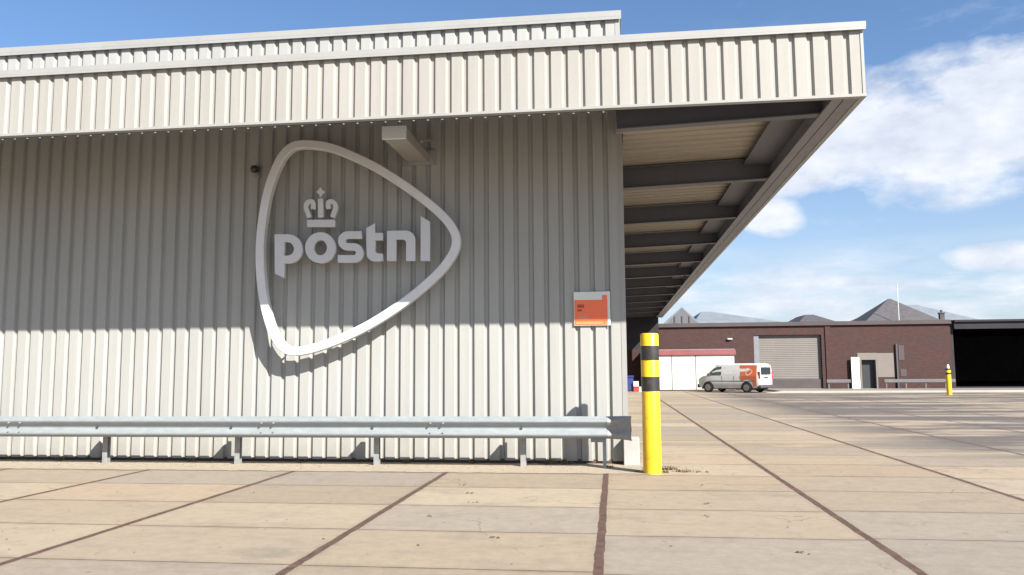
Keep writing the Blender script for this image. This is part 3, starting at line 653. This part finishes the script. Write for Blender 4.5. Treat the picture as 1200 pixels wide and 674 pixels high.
# blue bin and red-white block under the far end of the canopy
t = empty('wheeled_bin', (1.02, 55.6, 0), 'blue plastic wheeled bin at the far end under the canopy', 'bin')
bm = BM(); prism(bm, [(.83, .1), (1.2, .1), (1.26, .98), (.78, .98)], 'y', 55.35, 55.85); finish(bm, 'body', M['blue'], t)
bm = BM(); prism(bm, [(55.3, .985), (55.9, .985), (55.9, 1.05), (55.6, 1.09), (55.3, 1.03)], 'x', .76, 1.28); finish(bm, 'lid', M['blue'], t)
for xx in (.8, 1.18):
    bm = BM(); add_cyl(bm, (xx, 55.85, .1), 'x', .1, .05, 16); finish(bm, 'wheel', M['rubber'], t)
for i, (xx, zz, mt, lb) in enumerate(((1.42, 0, 'red_box', 'red crate on the ground beside the blue bin'), (1.42, .36, 'door_white', 'white crate standing on the red crate beside the blue bin'), (1.78, 0, 'door_white', 'white crate on the ground nearest the yellow bollard'))):
    c = empty('crate', (xx, 55.4, zz), lb, 'crate', group='crates under the far end of the canopy')
    bm = BM(); w = .17
    add_box(bm, xx-w, xx+w, 55.2, 55.6, zz+.002, zz+.03)
    for q in ((xx-w, xx-w+.02, 55.2, 55.6), (xx+w-.02, xx+w, 55.2, 55.6), (xx-w+.021, xx+w-.021, 55.2, 55.22), (xx-w+.021, xx+w-.021, 55.58, 55.6)): add_box(bm, *q, zz+.031, zz+.31)
    finish(bm, 'crate_box', M[mt], c)
    bm = BM(); add_box(bm, xx-w-.01, xx+w+.01, 55.18, 55.199, zz+.29, zz+.34); finish(bm, 'rim', M[mt], c)

# ------------------------------------------------------------------ dark open hall on the right
oh = empty('open_hall', (40., BY-.2, 0), 'black open fronted steel hall right of the brick building', 'hall')
y0, y1, xa, xb = BY-.2, BY+26, 22.75, 70.
bm = BM(); add_box(bm, xa, xb, y0-.02, y0+.25, 4.05, 4.12); add_box(bm, xa, xb, y0+.05, y0+.3, 4.122, 4.52); add_box(bm, xa, xb, y0-.08, y0+.3, 4.523, 4.66)
finish(bm, 'fascia', M['hall_fascia'], oh)
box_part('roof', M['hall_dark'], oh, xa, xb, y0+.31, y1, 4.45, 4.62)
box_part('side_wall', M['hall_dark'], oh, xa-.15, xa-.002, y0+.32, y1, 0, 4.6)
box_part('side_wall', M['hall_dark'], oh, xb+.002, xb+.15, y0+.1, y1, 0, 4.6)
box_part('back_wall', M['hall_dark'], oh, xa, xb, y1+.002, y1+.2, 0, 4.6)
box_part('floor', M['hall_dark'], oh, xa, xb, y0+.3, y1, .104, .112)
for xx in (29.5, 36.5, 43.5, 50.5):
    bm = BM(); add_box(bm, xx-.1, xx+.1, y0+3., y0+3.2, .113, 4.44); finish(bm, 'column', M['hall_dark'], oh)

# ------------------------------------------------------------------ roofs of buildings further back
def hip_house(name, x0, x1, y0, y1, ze, rx0, rx1, ry0, ry1, zr, roofm, wallm, label, cat='building'):
    t = empty(name, ((x0+x1)/2, y0, 0), label, cat)
    bm = BM(); add_box(bm, x0+.15, x1-.15, y0+.15, y1-.15, 0, ze-.02); finish(bm, 'wall', wallm, t)
    bm = BM()
    e = [bm.verts.new(p) for p in ((x0, y0, ze), (x1, y0, ze), (x1, y1, ze), (x0, y1, ze))]
    r = [bm.verts.new(p) for p in ((rx0, ry0, zr), (rx1, ry0, zr), (rx1, ry1, zr), (rx0, ry1, zr))]
    bm.faces.new(e[::-1]); bm.faces.new(r)
    for i in range(4): bm.faces.new((e[i], e[(i+1) % 4], r[(i+1) % 4], r[i]))
    finish(bm, 'roof', roofm, t)
    return t
t = hip_house('gabled_building', 4.9, 8.3, 80, 100, 5.9, 6.58, 6.62, 80.05, 99.9, 7.5, M['pale_roof'], M['old_gable'], 'far grey building with a pointed boarded gable above the white shed')
bm = BM(); prism(bm, [(5.05, 5.85), (8.15, 5.85), (6.6, 7.38)], 'y', 79.9, 79.98); finish(bm, 'gable_boards', M['old_gable'], t)
for xx in (5.9, 6.6, 7.3):
    box_part('gable_post', M['slate'], t, xx-.05, xx+.05, 79.84, 79.898, 5.8, 6.6)
hip_house('sheet_roofed_building', 8.0, 17.2, 84, 110, 6.05, 9.3, 10.3, 88, 106, 7.55, M['pale_roof'], M['coping'], 'far building with a long pale blue grey roof sloping down to the right')
hip_house('small_roofed_building', 17.6, 20.9, 80, 90, 5.9, 18.8, 19.6, 83, 87, 6.75, M['slate'], M['coping'], 'far small dark roof poking up above the roller shutter')
t = hip_house('slate_roofed_building', 23.6, 30.4, 80, 86.6, 5.85, 26.8, 27.0, 83.2, 83.4, 8.2, M['slate'], M['coping'], 'far building with a steep pyramid slate roof above the doorway')
hip_house('hipped_roof_building', 27.5, 38.0, 90, 108, 6.4, 31.5, 33.2, 94, 104, 8.35, M['pale_roof'], M['coping'], 'far pale hipped roof behind and right of the slate roof')
t = empty('flagpole', (26.45, 79.5, 0), 'thin white pole beside the slate roof', 'pole')
bm = BM(); add_cyl(bm, (26.45, 79.5, 0), 'z', .045, 9.2, 8, r2=.03); finish(bm, 'mast', M['door_white'], t)
bm = BM(); bmesh.ops.create_uvsphere(bm, u_segments=8, v_segments=6, radius=.06, matrix=Matrix.Translation((26.45, 79.5, 9.24))); finish(bm, 'finial', M['door_white'], t)
t = empty('chimney_stack', (30.6, 80.5, 0), 'short dark flue standing at the right foot of the slate roof', 'chimney')
bm = BM(); add_box(bm, 30.4, 30.8, 80.3, 80.7, 0, 6.5); finish(bm, 'shaft', M['slate'], t)
bm = BM(); add_box(bm, 30.34, 30.86, 80.24, 80.76, 6.502, 6.6); add_cyl(bm, (30.6, 80.5, 6.602), 'z', .1, .25, 10); finish(bm, 'chimney_cap', M['slate'], t)

# ------------------------------------------------------------------ the van (local: +x forward, origin on the ground)
VX, VY, VR = 7.62, 53.8, R(180-37)
van = empty('van', (VX, VY, 0), 'small white delivery van with an orange rear side and rear doors to the sun', 'van', rz=VR)
def vfin(bm, name, mat, parent=None, smooth=False, auto=35):
    bmesh.ops.recalc_face_normals(bm, faces=bm.faces)
    me = bpy.data.meshes.new(name); bm.to_mesh(me); bm.free(); me.materials.append(mat)
    o = bpy.data.objects.new(name, me); COL.objects.link(o); o.parent = parent or van
    if smooth:
        for p in me.polygons: p.use_smooth = True
        me.set_sharp_from_angle(angle=R(auto))
    return o
stations = [(-2.20, .42, 1.02, .80), (-2.17, .34, 1.70, .86), (-2.05, .30, 1.79, .89), (-1.4, .26, 1.82, .90), (-.3, .26, 1.82, .90), (.45, .26, 1.80, .90), (.80, .26, 1.72, .90), (1.05, .26, 1.55, .90), (1.30, .26, 1.33, .89), (1.52, .26, 1.11, .88), (1.85, .28, 1.02, .85), (2.08, .32, .90, .78), (2.20, .42, .70, .66)]
bm = BM(); rows = []
for x, zb, zt, w in stations:
    belt = min(1.02, zt-.05); top = max(zt-belt, .0)
    tw = w*(1-.16*min(1, top/.8))
    half = [(w*.93, zb), (w, zb+.12), (w*1.0, (zb+belt)/2), (w*.99, belt), (w-(w-tw)*.45, belt+top*.5), (tw, zt-.07 if top > .2 else zt-.02), (tw*.88, zt-.015), (tw*.5, zt)]
    pts = half+[(-y, z) for y, z in half[::-1]]
    rows.append([bm.verts.new((x, y, z)) for y, z in pts])
for a, b_ in zip(rows, rows[1:]):
    for j in range(len(a)): bm.faces.new((a[j], b_[j], b_[(j+1) % len(a)], a[(j+1) % len(a)]))
bm.faces.new(rows[0]); bm.faces.new(rows[-1][::-1])
vfin(bm, 'body', M['van_white'], smooth=True, auto=28)
def side_y(x, z):
    w = .90
    if z <= 1.02: return w*.995
    t_ = min(1, (z-1.02)/.73); return w*.99-(w*.144)*t_*(.9+.1*t_)
def side_panel(pts, name, mat, sgn, off=.006, parent=None, nx=1):
    """polygon on the van's side, pts (x,z); split in bands at belt and roof so that it hugs the flank"""
    bm = BM()
    vs = [bm.verts.new((x, sgn*(side_y(x, z)+off), z)) for x, z in pts]
    f = bm.faces.new(vs)
    r = bmesh.ops.bisect_plane(bm, geom=bm.verts[:]+bm.edges[:]+bm.faces[:], plane_co=(0, 0, 1.02), plane_no=(0, 0, 1))
    for v in bm.verts: v.co.y = sgn*(side_y(v.co.x, v.co.z)+off)
    ext = bmesh.ops.solidify(bm, geom=bm.faces[:], thickness=.004)
    return vfin(bm, name, mat, parent)
for sgn in (1, -1):
    side_panel([(.42, 1.08), (1.42, 1.08), (1.30, 1.20), (.98, 1.50), (.72, 1.62), (.42, 1.64)], 'side_window', M['glass_green'], sgn)
    side_panel([(-2.02, .42), (-1.78, .40), (-1.74, .74), (-1.5, .84), (-1.2, .80), (-1.04, .66), (-.98, .70), (-.92, 1.1), (-.86, 1.70), (-2.02, 1.70)], 'side_graphic', M['van_orange'], sgn)
    # emblem on the graphic
    bm = BM()
    L1, L2 = [], []
    for i in range(24):
        a = 2*math.pi*i/24; rr = .22*(1+.12*math.cos(3*a))
        for lst, s in ((L1, 1), (L2, .82)):
            x, z = -1.48-rr*s*math.cos(a), 1.30+rr*s*math.sin(a)
            lst.append(bm.verts.new((x, sgn*(side_y(x, z)+.014), z)))
    for i in range(24): bm.faces.new((L1[i], L1[(i+1) % 24], L2[(i+1) % 24], L2[i]))
    vfin(bm, 'side_emblem', M['door_white'])
    side_panel([(-.40, 1.12), (.30, 1.12), (.30, 1.62), (-.40, 1.62)], 'side_panel_recess', M['van_white'], sgn, off=.004)
    bm = BM()
    for xx in (.36, -.47):
        add_box(bm, xx-.006, xx+.006, sgn*.892-.004, sgn*.892+.008 if sgn > 0 else sgn*.892-.008, .42, 1.02)
    add_box(bm, -1.9, 1.3, sgn*.90-.006, sgn*.90+.006, .70, .735)
    vfin(bm, 'side_trim', M['plastic_grey'])
    bm = BM(); add_box(bm, 1.18, 1.32, sgn*1.0-.08, sgn*1.0+.08, 1.06, 1.22, bevel=.03); vfin(bm, 'wing_mirror', M['plastic_grey'], smooth=True)
    for xx in (1.36, -1.34):
        bm = BM()
        # arch liner, tyre, hub
        prof = []
        ys = sgn*.80
        for k in range(13):
            a = math.pi*k/12; prof.append((xx+.385*math.cos(a), .31+.385*math.sin(a)))
        prof = [(xx+.385, .24)]+prof+[(xx-.385, .24)]
        prism(bm, prof, 'y', ys, sgn*.907); vfin(bm, 'wheel_arch', M['rubber'])
        wh = bpy.data.objects.new('wheel', None); COL.objects.link(wh); wh.parent = van; wh.location = (xx, sgn*.84, .315)
        bm = BM(); add_cyl(bm, (0, -.10, 0), 'y', .315, .20, 32); bmesh.ops.bevel(bm, geom=[e for e in bm.edges if len(e.link_faces) == 2 and any(len(f.verts) > 4 for f in e.link_faces)], offset=.03, segments=2, affect='EDGES')
        vfin(bm, 'tyre', M['rubber'], wh, smooth=True)
        bm = BM(); add_cyl(bm, (0, -.108, 0), 'y', .20, .216, 24)
        for k in range(5):
            a = 2*math.pi*k/5
            add_cyl(bm, (.12*math.cos(a), -.112, .12*math.sin(a)), 'y', .025, .224, 8)
        vfin(bm, 'rim', M['rim'], wh)
    bm = BM(); add_box(bm, 2.02, 2.17, sgn*.62-.13, sgn*.62+.13, .66, .84, bevel=.03); vfin(bm, 'headlight', M['clear_lens'], smooth=True)
    bm = BM(); add_box(bm, -2.225, -2.10, sgn*.80-.05, sgn*.80+.06, .86, 1.30, bevel=.02); vfin(bm, 'tail_light', M['red_lens'])
bm = BM(); vs = [bm.verts.new(p) for p in ((1.50, -.70, 1.13), (1.50, .70, 1.13), (.80, .62, 1.725), (.80, -.62, 1.725))]
f = bm.faces.new(vs); bmesh.ops.translate(bm, vec=(.035, 0, .03), verts=bm.verts); bmesh.ops.solidify(bm, geom=[f], thickness=.01); vfin(bm, 'windscreen', M['glass'])
bm = BM(); add_box(bm, -2.215, -2.165, -.64, .64, 1.10, 1.58, bevel=.02); vfin(bm, 'rear_window', M['glass'])
bm = BM(); add_box(bm, -2.225, -2.17, -.27, .27, .88, .99, bevel=.008); vfin(bm, 'plate_recess', M['plastic_grey'])
bm = BM(); add_box(bm, -2.212, -2.19, -.008, .008, .5, 1.72); vfin(bm, 'door_gap', M['plastic_grey'])
bm = BM(); add_box(bm, -2.27, -2.02, -.86, .86, .30, .50, bevel=.03); vfin(bm, 'rear_bumper', M['plastic_grey'], smooth=True)
bm = BM(); add_box(bm, 2.02, 2.27, -.74, .74, .28, .52, bevel=.04); vfin(bm, 'front_bumper', M['plastic_grey'], smooth=True)
bm = BM(); add_box(bm, 2.10, 2.235, -.40, .40, .56, .70, bevel=.015); vfin(bm, 'grille', M['plastic_grey'])
bm = BM(); add_box(bm, -1.9, 1.9, -.8, .8, .20, .30); vfin(bm, 'underbody', M['rubber'])

# ------------------------------------------------------------------ weeds and litter (uncountable)
random.seed(11)
bm = BM()
def tuft(x, y, n, h, spread):
    for _ in range(n):
        a = random.uniform(0, 6.283); r = spread*random.random()**.7; bx, by = x+r*math.cos(a), y+r*math.sin(a)*.5
        hh = h*random.uniform(.4, 1.1); lx, ly = random.uniform(-.6, .6)*hh, random.uniform(-.6, .6)*hh; w = random.uniform(.004, .010)
        th = random.uniform(0, 3.14); dx, dy = w*math.cos(th), w*math.sin(th)
        a1 = bm.verts.new((bx-dx, by-dy, 0)); b1 = bm.verts.new((bx+dx, by+dy, 0))
        c1 = bm.verts.new((bx+lx*.4+dx, by+ly*.4+dy, hh*.6)); d1 = bm.verts.new((bx+lx*.4-dx, by+ly*.4-dy, hh*.6)); e1 = bm.verts.new((bx+lx, by+ly, hh))
        bm.faces.new((a1, b1, c1, d1)); bm.faces.new((d1, c1, e1))
for x, y, n_, h, s in ((.78, 12.55, 60, .06, .13), (.98, 12.3, 50, .045, .16), (.70, 12.15, 30, .05, .06), (1.2, 12.28, 30, .03, .15), (-1.05, 13.1, 60, .10, .16), (-.8, 13.1, 40, .07, .12),
                     (-2.3, 13.12, 30, .07, .1), (-3.4, 13.12, 24, .06, .1), (-5.2, 13.12, 30, .06, .12), (-7.1, 13.12, 24, .07, .1), (-.1, 12.75, 24, .05, .08), (.3, 12.2, 24, .03, .1), (.42, 12.5, 24, .05, .05), (-9.5, 13.12, 30, .08, .12)):
    tuft(x, y, n_, h, s)
w = finish(bm, 'weeds', M['weed']); w['kind'] = 'stuff'; w['label'] = 'dry yellow weeds along the wall foot and bollard'; w['category'] = 'weeds'
bm = BM()
def crumb(x, y, s):
    vs = []
    k = random.randint(4, 6); a0 = random.uniform(0, 6.28)
    for i in range(k):
        a = a0+6.283*i/k; r = s*random.uniform(.6, 1.2); vs.append(bm.verts.new((x+r*math.cos(a), y+r*math.sin(a), .006+random.uniform(0, s*.35))))
    top = bm.verts.new((x, y, .006+s*.5))
    for i in range(k): bm.faces.new((vs[i], vs[(i+1) % k], top))
for _ in range(900):
    if random.random() < .7: x, y = random.uniform(-10.5, 1.6), 13.1-abs(random.gauss(0, .40)); 
    else: x, y = random.uniform(-7, 8), random.uniform(6, 16)
    if y > 13.15 and x < .2: continue
    crumb(x, y, random.uniform(.004, .013))
for x, y in ((-2.0, 10.7), (-1.75, 10.0), (-1.65, 9.3), (-1.9, 8.4), (-1.1, 7.4), (1.0, 9.4), (1.1, 10.9), (.9, 8.6), (1.5, 7.0)):
    for _ in range(3): crumb(x+random.gauss(0, .03), y+random.gauss(0, .03), random.uniform(.012, .025))
w = finish(bm, 'leaf_litter', M['leaf']); w['kind'] = 'stuff'; w['label'] = 'scattered brown leaf crumbs and grit on the slabs'; w['category'] = 'litter'

# ------------------------------------------------------------------ sky, sun, camera
SUN = Vector((1.05, -1.0, 1.10)).normalized()
el = math.asin(SUN.z); az = math.atan2(SUN.x, SUN.y)       # azimuth clockwise from +Y
SKY_S, SUN_S, EXPO = .054, 5.0, 1.42
world = bpy.data.worlds.new('World'); sc.world = world; world.use_nodes = True
nt = world.node_tree; L = nt.links; bg = nt.nodes['Background']
sky = N(nt, 'ShaderNodeTexSky', sky_type='NISHITA'); sky.sun_disc = False
sky.sun_elevation = el; sky.sun_rotation = az; sky.altitude = 0; sky.air_density = 1.0; sky.dust_density = 1.2; sky.ozone_density = 2.2
tc = N(nt, 'ShaderNodeTexCoord'); d = tc.outputs['Generated']
sep = N(nt, 'ShaderNodeSeparateXYZ'); L.new(d, sep.inputs[0])
elv = mathn(nt, 'MULTIPLY', mathn(nt, 'ARCSINE', sep.outputs[2]), 57.2958)
azm = mathn(nt, 'MULTIPLY', mathn(nt, 'ARCTAN2', sep.outputs[0], sep.outputs[1]), 57.2958)
cmb = N(nt, 'ShaderNodeCombineXYZ'); L.new(azm, cmb.inputs[0]); L.new(mathn(nt, 'MULTIPLY', elv, 2.0), cmb.inputs[1])
cv = cmb.outputs[0]
n1 = noise(nt, cv, .16, 9, .58); n2 = noise(nt, cv, .05, 3, .5); nw = noise(nt, cv, .16, 8, .6, (.7, 1.7, 1))
def blob(a, e, ra, re):
    x = mathn(nt, 'DIVIDE', mathn(nt, 'SUBTRACT', azm, a), ra); y = mathn(nt, 'DIVIDE', mathn(nt, 'SUBTRACT', elv, e), re)
    r = mathn(nt, 'ADD', mathn(nt, 'MULTIPLY', x, x), mathn(nt, 'MULTIPLY', y, y))
    return mathn(nt, 'SUBTRACT', 1., r)          # 1 in the centre, 0 on the rim, falling below
def smax(*a):
    r = a[0]
    for b_ in a[1:]: r = mathn(nt, 'MAXIMUM', r, b_)
    return r
big = smax(blob(21.5, 14.2, 11, 3.9), blob(18.5, 16.0, 5.5, 2.9), blob(24.5, 16.4, 7, 3.2), blob(27.5, 14.8, 9, 4.4), blob(14.5, 13.0, 6.5, 1.9), blob(33, 13, 8, 5), blob(11.2, 10.2, 2.2, 1.3), blob(24.6, 6.8, 3.4, 1.0), blob(48, 16, 10, 6), blob(-60, 22, 14, 6), blob(75, 25, 14, 8), blob(150, 22, 20, 8), blob(200-360, 30, 22, 9))
big = mathn(nt, 'MAXIMUM', big, -1.0)
field = mathn(nt, 'ADD', mathn(nt, 'MULTIPLY', big, .50), mathn(nt, 'MULTIPLY', mathn(nt, 'SUBTRACT', n1, .5), 1.9))
m_big = ramp(nt, field, -.12, .34)
m_big = mathn(nt, 'MULTIPLY', m_big, ramp(nt, big, -.65, -.1))
# thin bands near the horizon
lowm = mathn(nt, 'MULTIPLY', ramp(nt, elv, 8.6, 5.2), 1.)
band = mathn(nt, 'MULTIPLY', ramp(nt, nw, .36, .60), lowm)
wisp = mathn(nt, 'MULTIPLY', ramp(nt, noise(nt, cv, .09, 8, .65, (1, 1.4, 1)), .55, .8), .35)
wisp = mathn(nt, 'MULTIPLY', wisp, ramp(nt, azm, 5., 18.))
mask = mathn(nt, 'MAXIMUM', mathn(nt, 'MULTIPLY', m_big, .93), mathn(nt, 'MAXIMUM', mathn(nt, 'MULTIPLY', band, .95), wisp), clamp=True)
# cloud body: lit tops, greyer undersides from the density field itself
sh = ramp(nt, mathn(nt, 'ADD', mathn(nt, 'MULTIPLY', noise(nt, cv, .23, 7, .6), 1.), mathn(nt, 'MULTIPLY', n2, .3)), .45, .85)
CL_HI = (7.2, 7.45, 7.9); CL_LO = (5.0, 5.35, 6.2)
mixn = mixc(nt, sh, CL_LO, CL_HI)
skyc = mixc(nt, 1.0, sky.outputs[0], (.92, 1.08, 1.24), 'MULTIPLY')
hz = mathn(nt, 'MULTIPLY', ramp(nt, elv, 16., 1.5), .5)
skyc = mixc(nt, hz, skyc, (5.3, 5.75, 6.5))
col = mixc(nt, mask, skyc, mixn)
L.new(col, bg.inputs['Color']); bg.inputs['Strength'].default_value = SKY_S

sl = bpy.data.lights.new('sun', 'SUN'); sl.energy = SUN_S; sl.angle = R(.53); sl.color = (1., .955, .88)
so = bpy.data.objects.new('sun', sl); COL.objects.link(so); so.rotation_euler = SUN.to_track_quat('Z', 'Y').to_euler(); so.location = (20, -20, 30)

cam = bpy.data.cameras.new('camera'); co = bpy.data.objects.new('camera', cam); COL.objects.link(co)
cam.sensor_width = 36; cam.lens = 950/1200*36; cam.clip_start = .1; cam.clip_end = 1500
Rm = [[0.9921709871456424, -0.0194784176656827, -0.12335851617008972], [0.12469486012127719, 0.09975588809702175, 0.9871676426267777], [-0.00692272531425509, -0.9948212673818427, 0.10140375653301843]]
mw = Matrix(((Rm[0][0], -Rm[0][1], -Rm[0][2], 0), (Rm[1][0], -Rm[1][1], -Rm[1][2], 0), (Rm[2][0], -Rm[2][1], -Rm[2][2], 1.5), (0, 0, 0, 1)))
co.matrix_world = mw
sc.camera = co
sc.render.engine = 'CYCLES'
sc.view_settings.view_transform = 'Standard'; sc.view_settings.look = 'None'; sc.view_settings.gamma = 1; sc.view_settings.exposure = EXPO
sc.view_settings.use_curve_mapping = False
sc.cycles.max_bounces = 6; sc.cycles.use_denoising = True
